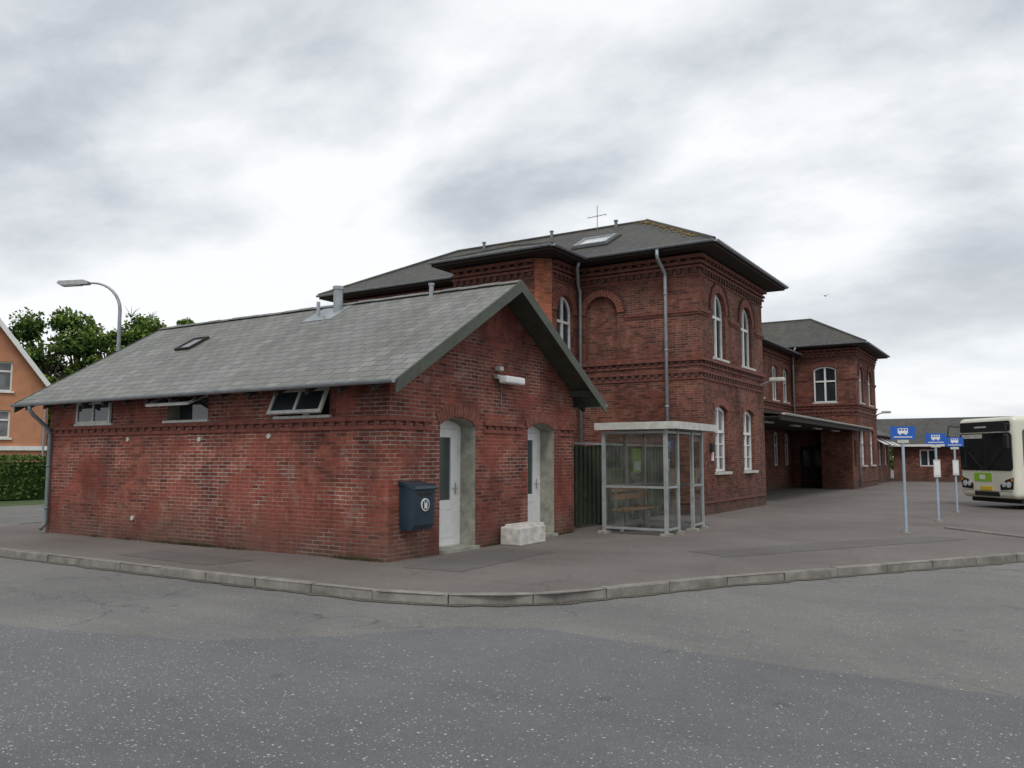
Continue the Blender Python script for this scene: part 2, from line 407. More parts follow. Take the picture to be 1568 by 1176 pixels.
# ------------------------------------------------------------------ ground
fg=Fr((0,0,0),(1,0,0),(0,0,1),(0,1,0))
g=Obj('ground'); g.p('ground','grass').face([(-600,-600,-.13),(900,-600,-.13),(900,900,-.13),(-600,900,-.13)]); g.done(False)
g=Obj('road'); g.p('road','road_l').face([(-120,-150,-.112),(220,-150,-.112),(220,30.5,-.112),(-120,30.5,-.112)]); g.done(False)
dk=[(7.25,-38),(7.05,.1),(7.13,2.4),(7.3,4.3),(6.95,5.0),(5.9,5.85),(5.1,6.75),(4.55,8.9),(4.2,12),(4.0,30),(-60,30),(-60,-38)]
g=Obj('road_resurfacing'); g.p('road_resurfacing','road_d').sheet(fg,rough_edge(dk),(),-.107); g.done(False)
kp=[(60,23.5),(16.5,23.5),(12,21.2),(9.2,20.5),(8.1,20.1),(7.6,19.2),(7.6,9),(7.68,6.7),(7.86,5.95),(8.22,5.3),(8.65,4.86),(9.5,4.4),(11,3.62),(16.3,.26),(40,-14.8),(100,-53)]
pv=kp+[(200,-53),(200,23.5)]
g=Obj('pavement'); P=g.p('pavement','pave'); P.sheet(fg,pv,(),0.0); g.done(False)
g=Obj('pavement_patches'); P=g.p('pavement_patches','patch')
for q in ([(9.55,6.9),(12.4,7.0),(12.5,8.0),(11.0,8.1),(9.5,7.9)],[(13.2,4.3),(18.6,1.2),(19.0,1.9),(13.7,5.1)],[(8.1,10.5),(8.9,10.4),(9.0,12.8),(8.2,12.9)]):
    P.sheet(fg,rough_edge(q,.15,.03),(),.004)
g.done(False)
path=[V((a,b,0)) for a,b in kp]
seglen=[(path[i+1]-path[i]).length for i in range(len(path)-1)]
def at(s):
    for i,L in enumerate(seglen):
        if s<=L: return path[i].lerp(path[i+1],s/L)
        s-=L
    return path[-1]
tot=sum(seglen)
g=Obj('gutter_dirt'); P=g.p('gutter_dirt','gutterdirt'); s=46.0; ring=[]
while s<tot-62:
    a=at(s); b=at(s+.1); t=(b-a).normalized(); nn=V((-t.y,t.x,0)); w_=.10+.10*abs(noise.noise(V((s*.9,0,0))))+.08*noise.noise(V((s*4,2,0)))
    ring.append((a+nn*.02,a-nn*max(.03,w_))); s+=.12
for k in range(len(ring)-1):
    a,b=ring[k]; c,d=ring[k+1]
    P.face([V((q.x,q.y,-.103)) for q in (a,b,d,c)])
g.done()
g=Obj('kerb'); P=g.p('kerb','kerb')
def kerbstone(P,a,b,lo,top):
    t=(b-a).normalized(); nn=V((-t.y,t.x,0)); ch=.014
    a2,b2=a+nn*.14,b+nn*.14; i=len(P.v); a3,b3=a+nn*ch,b+nn*ch
    P.v+=[V((a.x,a.y,lo)),V((b.x,b.y,lo)),V((b.x,b.y,top-ch)),V((a.x,a.y,top-ch))]
    P.v+=[V((a3.x,a3.y,top)),V((b3.x,b3.y,top)),V((b2.x,b2.y,top)),V((a2.x,a2.y,top)),V((a2.x,a2.y,lo)),V((b2.x,b2.y,lo))]
    for f in ((0,1,2,3),(3,2,5,4),(4,5,6,7),(7,6,9,8),(0,3,4,7,8),(1,2,5,6,9)): P.f.append(tuple(i+k for k in f))
s=30.0
while s<tot-50:
    L=1.0; a=at(s+.009); b=at(s+L-.009); t=(b-a).normalized(); nn=V((-t.y,t.x,0)); j=nn*random.uniform(-.008,.008)
    kerbstone(P,a+j,b+j,-.125,.008+random.uniform(-.008,.006)); s+=L
g.done(False)
g=Obj('bus_bay_kerb'); P=g.p('bus_bay_kerb','kerb'); a=V((21.2,1.75,0)); b=V((14.5,-4.6,0)); n=9
for k in range(n): kerbstone(P,b.lerp(a,(k+.01)/n),b.lerp(a,(k+.99)/n),-.02,.035+random.uniform(-.004,.004))
g.done(False)
g=Obj('fallen_debris'); P=g.p('fallen_debris','litter')
for k in range(900):
    if k<600:
        s=random.uniform(46,tot-62); a=at(s); b=at(s+.1); t=(b-a).normalized(); nn=V((-t.y,t.x,0)); q=a-nn*abs(random.gauss(0,.12))-nn*.02; z=-.097
    else:
        q=V((random.uniform(9.2,9.75),random.uniform(8.3,18),0)) if k%2 else V((random.uniform(9.8,15.8),random.uniform(8.0,8.42),0)); z=.006
    r=random.uniform(.006,.02); th=random.uniform(0,6.28)
    P.face([(q.x+r*math.cos(th+i*2.1),q.y+r*.6*math.sin(th+i*2.1),z+random.uniform(0,.008)) for i in range(3)])
g.done(False)

# ------------------------------------------------------------------ small outbuilding
x0,x1,y0,y1=9.83,15.87,8.46,18.05
W=x1-x0; SL=.598
o=Obj('brick_outbuilding',(12.8,13,0))
wl=o.p('walls','brick_s'); rv=o.p('concrete_reveals','concrete')
fg_=Fr((x0,y0,0),(1,0,0),(0,-1,0))
doors=[(1.29,2.33),(4.13,5.17)]
dh=[archpoly(a,b,.01,2.14,.14) for a,b in doors]
outer=[(0,-.02),(W,-.02),(W,2.95),(W/2,4.74),(0,2.95)]
wl.sheet(fg_,outer,dh,0)
for h in dh: rv.loopside(fg_,h,0,-.42)
for a,b in doors:
    archring(o.p('door_arches','arch'),fg_,a-.02,b+.02,2.14,.15,.22,-.01,.018)
    D=o.p('doors','white')
    D.prism(fg_,archpoly(a,b,.02,2.14,.13),[rect(a+.05,b-.05,.06,2.1)],-.40,-.33)
    D.prism(fg_,rect(a+.055,b-.055,.065,2.095),[rect(a+.26,b-.26,.85,1.95)],-.395,-.35)
    D.prism(fg_,rect(a+.2,b-.2,.2,.72),[rect(a+.23,b-.23,.23,.69)],-.35,-.342)
    o.p('door_glass','frost').fbox(fg_,a+.25,b-.25,.84,1.96,-.385,-.375)
    o.p('door_handles','alu').tube([fg_.p(b-.12,1.05,-.35),fg_.p(b-.12,1.05,-.30),fg_.p(b-.24,1.05,-.30)],.012)
    o.p('door_handles','alu').fbox(fg_,b-.14,b-.1,.95,1.15,-.35,-.343)
    rv.fbox(fg_,a,b,0,.055,-.42,.10)
fl=frY(x0)
wins=[(9.75,10.95),(12.8,14.0),(15.78,16.98)]
wl.sheet(fl,[(y0,-.02),(y1,-.02),(y1,2.93),(y0,2.93)],[rect(a,b,2.29,2.72) for a,b in wins],0)
for a,b in wins: rv.loopside(fl,rect(a,b,2.29,2.72),0,-.3); o.p('window_backs','glass').sheet(fl,rect(a,b,2.29,2.72),(),-.28)
for a,b in wins: o.p('window_frames','dirtywhite').fbox(fl,a-.06,b+.06,2.245,2.29,-.1,.06)
def sash(a,b,ang):
    up=V((0,0,1))*math.cos(ang)-V((-1,0,0))*math.sin(ang); n=V((-1,0,0))*math.cos(ang)+V((0,0,1))*math.sin(ang)
    L=.46; top=V((x0-.03,0,2.74)); f=Fr(top-up*L,(0,1,0),n,up)
    o.p('window_frames','dirtywhite').prism(f,rect(a,b,0,L),[rect(a+.055,(a+b)/2-.025,.055,L-.055),rect((a+b)/2+.025,b-.055,.055,L-.055)],-.02,.025)
    o.p('sash_glass','glass').fbox(f,a+.04,b-.04,.04,L-.04,-.004,.004)
sash(wins[0][0]-.02,wins[0][1]+.02,math.radians(24)); sash(wins[1][0]-.02,wins[1][1]+.02,math.radians(66)); sash(wins[2][0],wins[2][1],0.02)
wl.sheet(frX(y1,1),[(x0,-.02),(x1,-.02),(x1,2.95),((x0+x1)/2,4.74),(x0,2.95)],(),0)
wl.sheet(frY(x1,1),[(y0,-.02),(y1,-.02),(y1,2.93),(y0,2.93)],(),0)
bd=o.p('string_course','band'); bt=o.p('string_course_dentils','brick_trim')
bd.fbox(fl,y0,y1,2.04,2.10,-.01,.03); bd.fbox(fl,y0,y1,2.175,2.24,-.01,.055); dentils(bt,fl,y0,y1,2.103,2.172,.035)
for a,b in ((-.055,1.05),(2.57,3.89),(5.41,W)):
    aa=-.03 if a<0 else a
    bd.fbox(fg_,aa,b,2.04,2.10,-.01,.03); bd.fbox(fg_,a,b,2.175,2.24,-.01,.055); dentils(bt,fg_,max(a,0),b,2.103,2.172,.035)
xm=(x0+x1)/2; ex0,ex1=9.35,x1+.48; ry0,ry1=7.93,18.6; ze=2.75; zr=ze+SL*(xm-ex0)
rf=o.p('roof_slates','slate'); ub=o.p('roof_boards','green_board')
for ex in (ex0,ex1):
    rf.slab([(ex,ry0,ze),(xm,ry0,zr),(xm,ry1,zr),(ex,ry1,ze)],.03)
    s_=1 if ex<xm else -1
    ub.slab([(ex+.03*s_,ry0+.03,ze-.022),(xm,ry0+.03,zr-.04),(xm,ry1-.03,zr-.04),(ex+.03*s_,ry1-.03,ze-.022)],.025)
    for yy,dy in ((ry0,-.035),(ry1,.035)):
        bb=o.p('bargeboards','green_board'); f=Fr((0,yy,0),(1,0,0),(0,1,0))
        q=[(ex,ze+.015),(xm,zr+.015),(xm,zr-.2),(ex,ze-.2)]
        bb.prism(f,q,(),min(0,dy),max(0,dy))
    for k in range(15):
        yy=ry0+.5+k*.7
        f=Fr((0,yy,0),(1,0,0),(0,1,0)); a=ex+.05*s_; b=ex+.5*s_
        o.p('rafter_ends','dark_wood').prism(f,[(a,ze-.06),(b,ze-.06+.598*.45),(b,ze-.17+.598*.45),(a,ze-.15)],(),-.04,.04)
rt=o.p('ridge_capping','slate')
k=ry0
while k<ry1-.2:
    j=random.uniform(-.008,.008)
    rt.slab([(xm-.13,k,zr-.03+j),(xm,k,zr+.035+j),(xm,k+.44,zr+.035+j),(xm-.13,k+.44,zr-.03+j)],.02)
    rt.slab([(xm+.13,k,zr-.03+j),(xm,k,zr+.035+j),(xm,k+.44,zr+.035+j),(xm+.13,k+.44,zr-.03+j)],.02)
    k+=.445
for px in (x0+.1,xm,x1-.1):
    zz=ze+SL*(min(px,2*xm-px)-ex0)-.2
    o.p('purlin_ends','green_board').box(px-.06,px+.06,ry0+.03,y0,zz,zz+.13)
def gutter(P,a,b,r=.06):
    a=V(a); b=V(b); t=(b-a).normalized(); s_=t.cross(V((0,0,1)))
    A=[]
    for k in range(9):
        th=math.pi*k/8; A.append(s_*(r*math.cos(th))-V((0,0,1))*(r*math.sin(th)))
    for k in range(8):
        P.face([a+A[k],a+A[k+1],b+A[k+1],b+A[k]])
        P.face([a+A[k]*.88,a+A[k+1]*.88,b+A[k+1]*.88,b+A[k]*.88])
    P.face([a+A[0],a+A[0]*.88,b+A[0]*.88,b+A[0]]); P.face([a+A[8],a+A[8]*.88,b+A[8]*.88,b+A[8]])
    P.face([a+x for x in A]); P.face([b+x for x in A])
gt=o.p('gutters','zinc')
gutter(gt,(ex0-.055,ry0,ze-.0),(ex0-.055,ry1,ze-.02)); gutter(gt,(ex1+.055,ry0,ze),(ex1+.055,ry1,ze-.02))
dp=o.p('downpipe','pipe',True)
yy=17.9
dp.tube([(ex0-.05,yy,ze-.06),(ex0-.05,yy,ze-.16),(ex0+.02,yy,ze-.25),(x0-.12,yy,ze-.55),(x0-.08,yy,ze-.68),(x0-.08,yy,.3),(x0-.1,yy,.18),(x0-.2,yy,.08)],.042,12)
for z in (.5,1.4,2.2): dp.tube([(x0-.08,yy,z),(x0-.08,yy,z+.04)],.052,12)
for u,z in ((11.15,1.96),(13.0,1.93),(15.2,1.95),(14.95,.42)):
    o.p('wall_vents','conc_l').tube([(x0+.01,u,z),(x0-.03,u,z)],.045,12)
def onroof(x,y,h=0):
    n=V((-SL,0,1)).normalized(); return V((x,y,ze+SL*(x-ex0)))+n*h
tt=V((1,0,SL)).normalized(); nr=V((-SL,0,1)).normalized()
f=Fr(onroof(11.3,15.4),(0,1,0),nr,tt)
o.p('rooflight_frame','dark_wood').prism(f,rect(0,.5,0,.6),[rect(.04,.46,.04,.56)],-.02,.06)
o.p('rooflight_glass','glass_l').fbox(f,.03,.47,.03,.57,.03,.04)
vp=o.p('roof_vents','zinc',False)
vp.tube([(12.55,12.25,4.4),(12.55,12.25,5.10)],.10,14); vp.tube([(12.55,12.25,5.10),(12.55,12.25,5.17)],.12,14)
vp.tube([(12.35,12.62,4.4),(12.35,12.62,4.85)],.04,10)
vp.slab([onroof(12.1,12.0,.012),onroof(12.75,12.0,.012),onroof(12.75,12.85,.012),onroof(12.1,12.85,.012)],.01)
vp.tube([onroof(11.9,12.0),onroof(11.9,12.0)+V((0,0,.16))],.02,8)
vp.tube([(12.7,9.9,4.5),(12.7,9.9,4.96)],.045,10); vp.tube([(12.7,9.9,4.96),(12.7,9.9,5.0)],.06,10)
o.p('cable_conduit','pipe').tube([(12.98,y0-.01,3.0),(12.98,y0-.02,2.45)],.012,6)
o.done()

L=Obj('wall_lamp',(13.1,8.3,3.0))
L.p('diffuser','white').bevbox(12.75,13.4,y0-.30,y0-.10,2.96,3.10,.04,3)
L.p('backplate','alu').bevbox(12.7,13.45,y0-.12,y0-.03,3.04,3.12,.01,2)
L.p('bracket','alu').tube([(12.98,y0,3.06),(12.98,y0-.1,3.06)],.03)
L.p('sensor','dirtywhite').bevbox(12.78,12.9,y0-.13,y0,3.2,3.28,.015,2)
L.p('sensor_arm','alu').tube([(12.84,y0,3.3),(12.84,y0-.08,3.33)],.012)
L.done()
L=Obj('wall_mounted_litter_bin',(10.33,8.3,.8))
f=Fr((10.07,y0,0),(1,0,0),(0,-1,0))
side=Fr((10.07,y0,0),(0,-1,0),(1,0,0))
L.p('body','navy').prism(side,[(.02,.47),(.25,.47),(.31,.55),(.33,1.08),(.02,1.18)],(),0,.5)
L.p('lid','navy').prism(side,[(.0,1.185),(.35,1.085),(.36,1.11),(.34,1.15),(.0,1.23)],(),-.02,.52)
L.p('slot','black').fbox(f,.1,.4,1.0,1.05,.30,.335)
L.p('emblem','white').tube([(10.32,y0-.325,.86),(10.32,y0-.338,.86)],.10,20)
L.p('emblem_centre','navy').tube([(10.32,y0-.33,.86),(10.32,y0-.342,.86)],.082,20)
for a,b,c in ((.235,.265,.89),(.215,.225,.93),(.275,.285,.93)): L.p('emblem_figure','white').fbox(f,a,b,.80,c,.33,.346)
L.done()
L=Obj('concrete_step_block',(13.3,8.1,0)); P=L.p('concrete_step_block','conc_l')
P.bevbox(12.85,13.75,7.93,8.38,0.0,.33,.025,2); P.bevbox(12.95,13.78,7.98,8.35,.31,.37,.015,2); L.done()

# ------------------------------------------------------------------ fence
L=Obj('board_fence',(19,8.75,0))
f=frX(8.8); u=15.9; k=0
while u<22.1:
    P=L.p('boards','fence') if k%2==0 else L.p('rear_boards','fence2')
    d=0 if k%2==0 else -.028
    P.fbox(f,u,u+.125,.04+random.uniform(0,.02),1.86+random.uniform(-.01,.01),d,d+.022); u+=.108; k+=1
for z in (.35,1.6): L.p('rails','fence2').fbox(f,15.9,22.18,z,z+.09,-.08,-.031)
for u in (15.95,18,20,22.05): L.p('posts','fence2').fbox(f,u,u+.09,0,1.9,-.18,-.083)
L.p('top_rail','zinc').fbox(f,15.88,22.18,1.89,1.93,-.09,.05)
L.done()

# ------------------------------------------------------------------ bus shelter
S=Obj('bus_shelter',(17.2,7.2,0))
sx0,sx1,sy0,sy1=16.1,18.25,6.45,7.85
fa=S.p('frame','alu'); fgz=S.p('glass_panels','clear')
def post(x,y,z0=0,z1=2.2,w=.035): fa.box(x-w,x+w,y-w,y+w,z0,z1)
for (x,y) in ((sx0,sy0),(sx0,sy1),(sx1,sy0),(sx1,sy1),(16.75,sy0),(17.62,sy0),(17.2,sy1)): post(x,y)
def panel(xa,ya,xb,yb,zs=(.12,.98,2.12)):
    a=V((xa,ya,0)); b=V((xb,yb,0)); t=(b-a).normalized(); n=V((-t.y,t.x,0)); f=Fr(a,t,n); Ln=(b-a).length
    for z in zs: fa.fbox(f,.036,Ln-.036,z-.024,z+.024,-.02,.02)
    fgz.face([f.p(.03,zs[0]),f.p(Ln-.03,zs[0]),f.p(Ln-.03,zs[-1]),f.p(.03,zs[-1])])
panel(sx0,sy0,sx0,sy1); panel(sx0,sy1,17.2,sy1); panel(17.2,sy1,sx1,sy1); panel(sx1,sy0,sx1,sy1); panel(sx0,sy0,16.75,sy0); panel(17.62,sy0,sx1,sy0)
fa.fbox(frX(sy0),16.79,17.58,2.098,2.14,-.02,.02)
fs_=S.p('roof_fascia','dirtywhite')
fs_.box(15.95,18.5,6.15,6.19,2.18,2.33); fs_.box(15.95,18.5,7.96,8.0,2.18,2.33); fs_.box(15.95,15.99,6.19,7.96,2.18,2.33); fs_.box(18.46,18.5,6.19,7.96,2.18,2.33)
S.p('roof_panel','dirtywhite').box(15.993,18.457,6.193,7.957,2.25,2.29)
fa.box(16.0,18.4,6.43,6.49,2.203,2.24)
for (x,y) in ((sx0,sy0),(sx1,sy0),(sx0,sy1),(sx1,sy1),(17.62,sy0),(16.75,sy0)): S.p('footings','concrete').box(x-.11,x+.11,y-.11,y+.11,0,.05)
for k in range(3): S.p('bench_slats','wood').box(16.25,18.1,7.38+k*.13,7.48+k*.13,.46,.50)
for k in range(2): S.p('bench_slats','wood').box(16.25,18.1,7.72,7.76,.68+k*.17,.80+k*.17)
for x in (16.5,17.9):
    S.p('bench_supports','alu').box(x-.025,x+.025,7.38,7.76,.4,.458); S.p('bench_supports','alu').box(x-.025,x+.025,7.6,7.66,0.0,.4); S.p('bench_supports','alu').box(x-.025,x+.025,7.762,7.79,.4,1.0)
S.p('timetable_poster','lime').box(17.5,17.95,7.80,7.815,1.25,1.8); S.p('timetable_poster_paper','white').box(17.55,17.9,7.79,7.798,1.3,1.5)
S.done()

# ------------------------------------------------------------------ station
st=Obj('brick_railway_station',(35,14,0))
bw=st.p('walls','brick_t'); tr=st.p('brick_courses','brick_trim'); td=st.p('dentils','brick_trim_d'); ar=st.p('window_arches','arch')
zin=st.p('gutters','zinc'); dpp=st.p('downpipes','zinc',True)
TOP=7.33
def wall(fr,u0,u1,holes=(),z1=TOP,part=bw,depth=-.2):
    part.sheet(fr,[(u0,-.02),(u1,-.02),(u1,z1),(u0,z1)],holes,0)
    for h in holes: part.loopside(fr,h,0,depth)
def courses(fr,u0,u1,c0=False,c1=False,cornice=True,z=3.8):
    def run(v0,v1,d,P=tr):
        P.fbox(fr,u0-(d if c0 else 0),u1+(d if c1 else 0),v0,v1,-.01,d)
    run(z-.02,z+.05,.03); dentils(td,fr,u0,u1,z+.053,z+.16,.05); run(z+.163,z+.23,.055)
    run(z+.36,z+.42,.04); dentils(td,fr,u0,u1,z+.423,z+.5,.06); run(z+.503,z+.6,.09)
    run(.32,.38,.03)
    if cornice:
        run(6.72,6.78,.03); dentils(td,fr,u0,u1,6.783,6.93,.07); run(6.933,7.0,.08); run(7.05,7.12,.11); dentils(td,fr,u0,u1,7.123,7.2,.14,w=.12,pitch=.3); run(7.203,7.3,.16)
def upwin(fr,a,b,gl='glass'):
    window(st,fr,a,b,4.48,5.87,(b-a)/2,transom=(5.72,),gl=gl)
    archring(ar,fr,a-.01,b+.01,5.87,(b-a)/2+.01,.24,-.01,.03); archring(td,fr,a-.26,b+.26,5.87,(b-a)/2+.26,.07,-.01,.055)
    st.p('window_sills','dirtywhite').fbox(fr,a-.06,b+.06,4.412,4.478,-.1,.1)
def lowin(fr,a,b,gl='glass_l'):
    window(st,fr,a,b,1.18,2.95,.15,transom=(2.35,),gl=gl,bars=(1.6,1.98))
    archring(ar,fr,a-.04,b+.04,2.95,.16,.24,-.01,.025)
    st.p('window_sills','dirtywhite').fbox(fr,a-.08,b+.08,1.10,1.178,-.1,.1)
def impost(fr,segs):
    for a,b in segs:
        tr.fbox(fr,a,b,5.62,5.68,-.01,.03); tr.fbox(fr,a,b,5.683,5.76,-.01,.06)
def hiproof(ex0,ex1,ey0,ey1,ze,zr,ya,yb,xm=None):
    xm=(ex0+ex1)/2 if xm is None else xm
    R=st.p('roof_slates','slate_d')
    A,B,C,D=(ex0,ey0,ze),(ex1,ey0,ze),(ex1,ey1,ze),(ex0,ey1,ze); E,Fp=(xm,ya,zr),(xm,yb,zr)
    R.face([A,D,Fp,E]); R.face([B,C,Fp,E]); R.face([A,B,E]); R.face([C,D,Fp])
    S_=st.p('eaves_soffit','dark_wood')
    h=.14; i=.03
    S_.face([(ex0+i,ey0+i,ze-h),(ex1-i,ey0+i,ze-h),(ex1-i,ey1-i,ze-h),(ex0+i,ey1-i,ze-h)])
    for a,b in (((ex0+i,ey0+i),(ex1-i,ey0+i)),((ex1-i,ey0+i),(ex1-i,ey1-i)),((ex1-i,ey1-i),(ex0+i,ey1-i)),((ex0+i,ey1-i),(ex0+i,ey0+i))):
        S_.face([(a[0],a[1],ze-h),(b[0],b[1],ze-h),(b[0],b[1],ze-.003),(a[0],a[1],ze-.003)])
    for a,b in ((A,B),(A,D),(B,C)):
        a=V(a);b=V(b)
        out=V((0,-1,0)) if a.y==b.y else (V((-1,0,0)) if a.x==ex0 else V((1,0,0)))
        gutter(zin,a+out*.05-V((0,0,.02)),b+out*.05-V((0,0,.02)),.065)
    rr=st.p('ridge_rolls','slate_d')
    for a,b in ((A,E),(B,E),(C,Fp),(D,Fp),(E,Fp)): rr.tube([V(a)+V((0,0,.0)),V(b)+V((0,0,.02))],.06,8)
def tower(xo):
    F_=frX(7.8); xr=xo+6.2
    ws=[(xo+1.05,xo+2.2),(xo+3.8,xo+4.95)]
    holes=[archpoly(a,b,4.48,5.87,(b-a)/2) for a,b in ws]+[archpoly(a,b,1.18,2.95,.15) for a,b in ws]
    wall(F_,xo,xr,holes)
    for a,b in ws: upwin(F_,a,b); lowin(F_,a,b)
    courses(F_,xo,xr,True,True)
    m=.34
    impost(F_,[(xo-.06,ws[0][0]-m),(ws[0][1]+m,ws[1][0]-m),(ws[1][1]+m,xr+.06)])
    hiproof(xo-.7,xr+.65,7.12,22.0,7.5,9.45,10.65,18.4)
    wall(frY(xr,1),7.8,21.3); courses(frY(xr,1),7.8,11.0)
    wall(frX(21.3,1),xo,xr)
tower(22.2)
L1=frY(22.2)
nich=archpoly(10.35,11.4,4.5,5.87,.525)
wall(L1,7.8,11.64,[nich],depth=-.12); bw.sheet(L1,nich,(),-.12)
archring(ar,L1,10.34,11.41,5.87,.535,.22,-.01,.03); archring(td,L1,10.11,11.63,5.87,.77,.07,-.01,.055)
courses(L1,7.8,11.64); impost(L1,[(7.8,10.08)])
L2=frX(11.64)
wh=archpoly(20.86,21.86,4.48,5.87,.5)
wall(L2,20.57,22.2,[wh]); window(st,L2,20.86,21.86,4.48,5.87,.5,transom=(5.6,)); archring(ar,L2,20.85,21.87,5.87,.51,.22,-.01,.03)
courses(L2,20.57,22.2)
ch=st.p('chamfer_wall','brick_lit'); ch.face([(20.57,11.64,-.02),(20.2,12.0,-.02),(20.2,12.0,TOP),(20.57,11.64,TOP)])
wall(frY(20.2),12.0,14.9); courses(frY(20.2),12.0,14.9); wall(frX(14.9,1),20.2,22.2); wall(frY(22.2),14.9,21.3); courses(frY(22.2),14.9,21.3)
R=st.p('roof_slates','slate_d'); a,b,zw,zt=11.05,15.3,7.49,7.98; ym=(a+b)/2
R.face([(19.55,a,zw),(22.8,a,zw),(22.8,ym,zt),(20.9,ym,zt)]); R.face([(19.55,b,zw),(22.8,b,zw),(22.8,ym,zt),(20.9,ym,zt)]); R.face([(19.55,a,zw),(19.55,b,zw),(20.9,ym,zt)])
S_=st.p('eaves_soffit','dark_wood'); S_.face([(19.58,a+.03,7.345),(22.3,a+.03,7.345),(22.3,b-.03,7.345),(19.58,b-.03,7.345)])
for q,w_ in (((19.58,a+.03),(22,a+.03)),((19.58,a+.03),(19.58,b-.03)),((19.58,b-.03),(22,b-.03))): S_.face([(q[0],q[1],7.345),(w_[0],w_[1],7.345),(w_[0],w_[1],7.487),(q[0],q[1],7.487)])
gutter(zin,(19.5,a,7.47),(19.5,b,7.47),.065); gutter(zin,(19.55,a-.05,7.472),(21.5,a-.05,7.472),.065)
rr=st.p('ridge_rolls','slate_d'); rr.tube([(19.55,a,zw),(20.9,ym,zt+.02)],.05,8); rr.tube([(19.55,b,zw),(20.9,ym,zt+.02)],.05,8)
dpp.tube([(21.45,8.75,7.4),(21.45,8.75,7.2),(21.55,8.75,7.1),(22.0,8.75,6.85),(22.02,8.75,6.7),(22.02,8.75,.1)],.05,12)
dpp.tube([(21.45,11.2,7.4),(21.5,11.3,7.2),(21.95,11.5,6.75),(22.05,11.5,6.6),(22.05,11.5,.1)],.05,12)
for z in (1.5,3,4.6,6.2): dpp.tube([(22.02,8.75,z),(22.02,8.75,z+.05)],.062,12)
sl=1.95/3.725
def onr(x,y,xe=21.5): return V((x,y,7.5+sl*(x-xe)))
tt=V((1,0,sl)).normalized(); nr=V((-sl,0,1)).normalized()
f=Fr(onr(22.75,10.95),(0,1,0),nr,tt)
st.p('skylight_frame','zinc').prism(f,rect(0,1.15,0,.95),[rect(.08,1.07,.08,.87)],-.02,.10)
st.p('skylight_glass','lampgl').fbox(f,.07,1.08,.07,.88,.04,.06)
st.p('skylight_flashing','dark_wood').prism(f,rect(-.12,1.27,-.14,1.05),[rect(0.003,1.147,.003,.947)],-.01,.02)
for yy in (17.1,14.2,11.7):
    v=st.p('roof_vents','pipe'); v.tube([(25.1,yy,9.3),(25.1,yy,9.56)],.055,10); v.tube([(25.1,yy,9.56),(25.1,yy,9.60)],.075,10)
ae=st.p('tv_aerial','zinc'); ae.tube([(25.2,12.45,9.4),(25.2,12.45,10.25)],.014,6); ae.tube([(25.2,12.1,9.9),(25.2,12.85,9.87)],.01,6)
for k in range(5): ae.tube([(25.08,12.15+k*.15,9.89),(25.32,12.15+k*.15,9.89)],.006,5)
mo=st.p('roof_moss','moss')
for k in range(520):
    t=random.random()**1.2; base=V((25.225,10.65,9.45)).lerp(V((21.5,7.12,7.5)),t*.85)
    off=abs(random.gauss(0,.2))
    if k%2:
        q=base+V((random.uniform(-.03,.05),off,0)); q.z=7.5+sl*(q.x-21.5)+.018; ax=[V((math.cos(a_),math.sin(a_),sl*math.cos(a_))) for a_ in [math.pi*k2/3 for k2 in range(6)]]
    else:
        q=base+V((off,random.uniform(-.05,.03),0)); q.z=7.5+(q.y-7.12)/3.53*1.95+.018; ax=[V((math.cos(a_),math.sin(a_),.55*math.sin(a_))) for a_ in [math.pi*k2/3 for k2 in range(6)]]
    if q.z>9.5: continue
    r=random.uniform(.02,.06)
    mo.face([q+x_*r*random.uniform(.7,1.2) for x_ in ax])
X2=45.7
tower(X2)
L3=frY(X2)
w2=archpoly(8.75,9.9,4.48,6.25,.15); dr=rect(9.5,10.7,.02,2.2)
wall(L3,7.8,11.05,[w2,dr]); window(st,L3,8.75,9.9,4.48,6.25,.15,transom=(5.6,)); archring(ar,L3,8.7,9.95,6.25,.16,.24,-.01,.03)
st.p('window_sills','dirtywhite').fbox(L3,8.69,9.96,4.412,4.478,-.1,.1)
st.p('entrance_doors','dark_wood').fbox(L3,9.5,10.7,.02,2.2,-.2,-.12)
for a in (9.62,10.17): st.p('entrance_door_glass','glass_l').fbox(L3,a,a+.4,1.1,2.0,-.119,-.11)
courses(L3,7.8,11.05); impost(L3,[(7.8,8.5),(10.2,11.05)])
dpp.tube([(X2-.75,10.6,7.4),(X2-.7,10.7,7.2),(X2-.15,10.9,6.7),(X2-.12,10.9,6.5),(X2-.12,10.9,3.3)],.05,10)
dpp.tube([(X2-.1,7.68,3.0),(X2-.1,7.68,.1)],.05,10)
F3=frX(11.05)
cw=[(u,u+1.0) for u in (30.2,33.2,36.2,39.2,41.9,44.0)]
ch_=[archpoly(a,b,4.48,6.1,.15) for a,b in cw]+[archpoly(a,b,1.18,2.75,.15) for a,b in cw]
wall(F3,28.4,X2,ch_,z1=6.95)
for a,b in cw:
    window(st,F3,a,b,4.48,6.1,.15,transom=(5.5,)); window(st,F3,a,b,1.18,2.75,.15,transom=(2.2,)); archring(ar,F3,a-.05,b+.05,6.1,.16,.24,-.01,.03)
    st.p('window_sills','dirtywhite').fbox(F3,a-.06,b+.06,4.412,4.478,-.1,.08)
courses(F3,28.4,X2,cornice=False); tr.fbox(F3,28.4,X2,6.6,6.7,-.01,.06); tr.fbox(F3,28.4,X2,6.75,6.94,-.01,.1)
R.face([(28.4,10.45,7.08),(X2,10.45,7.08),(X2,14.5,8.3),(28.4,14.5,8.3)]); R.face([(28.4,18.6,7.08),(X2,18.6,7.08),(X2,14.5,8.3),(28.4,14.5,8.3)])
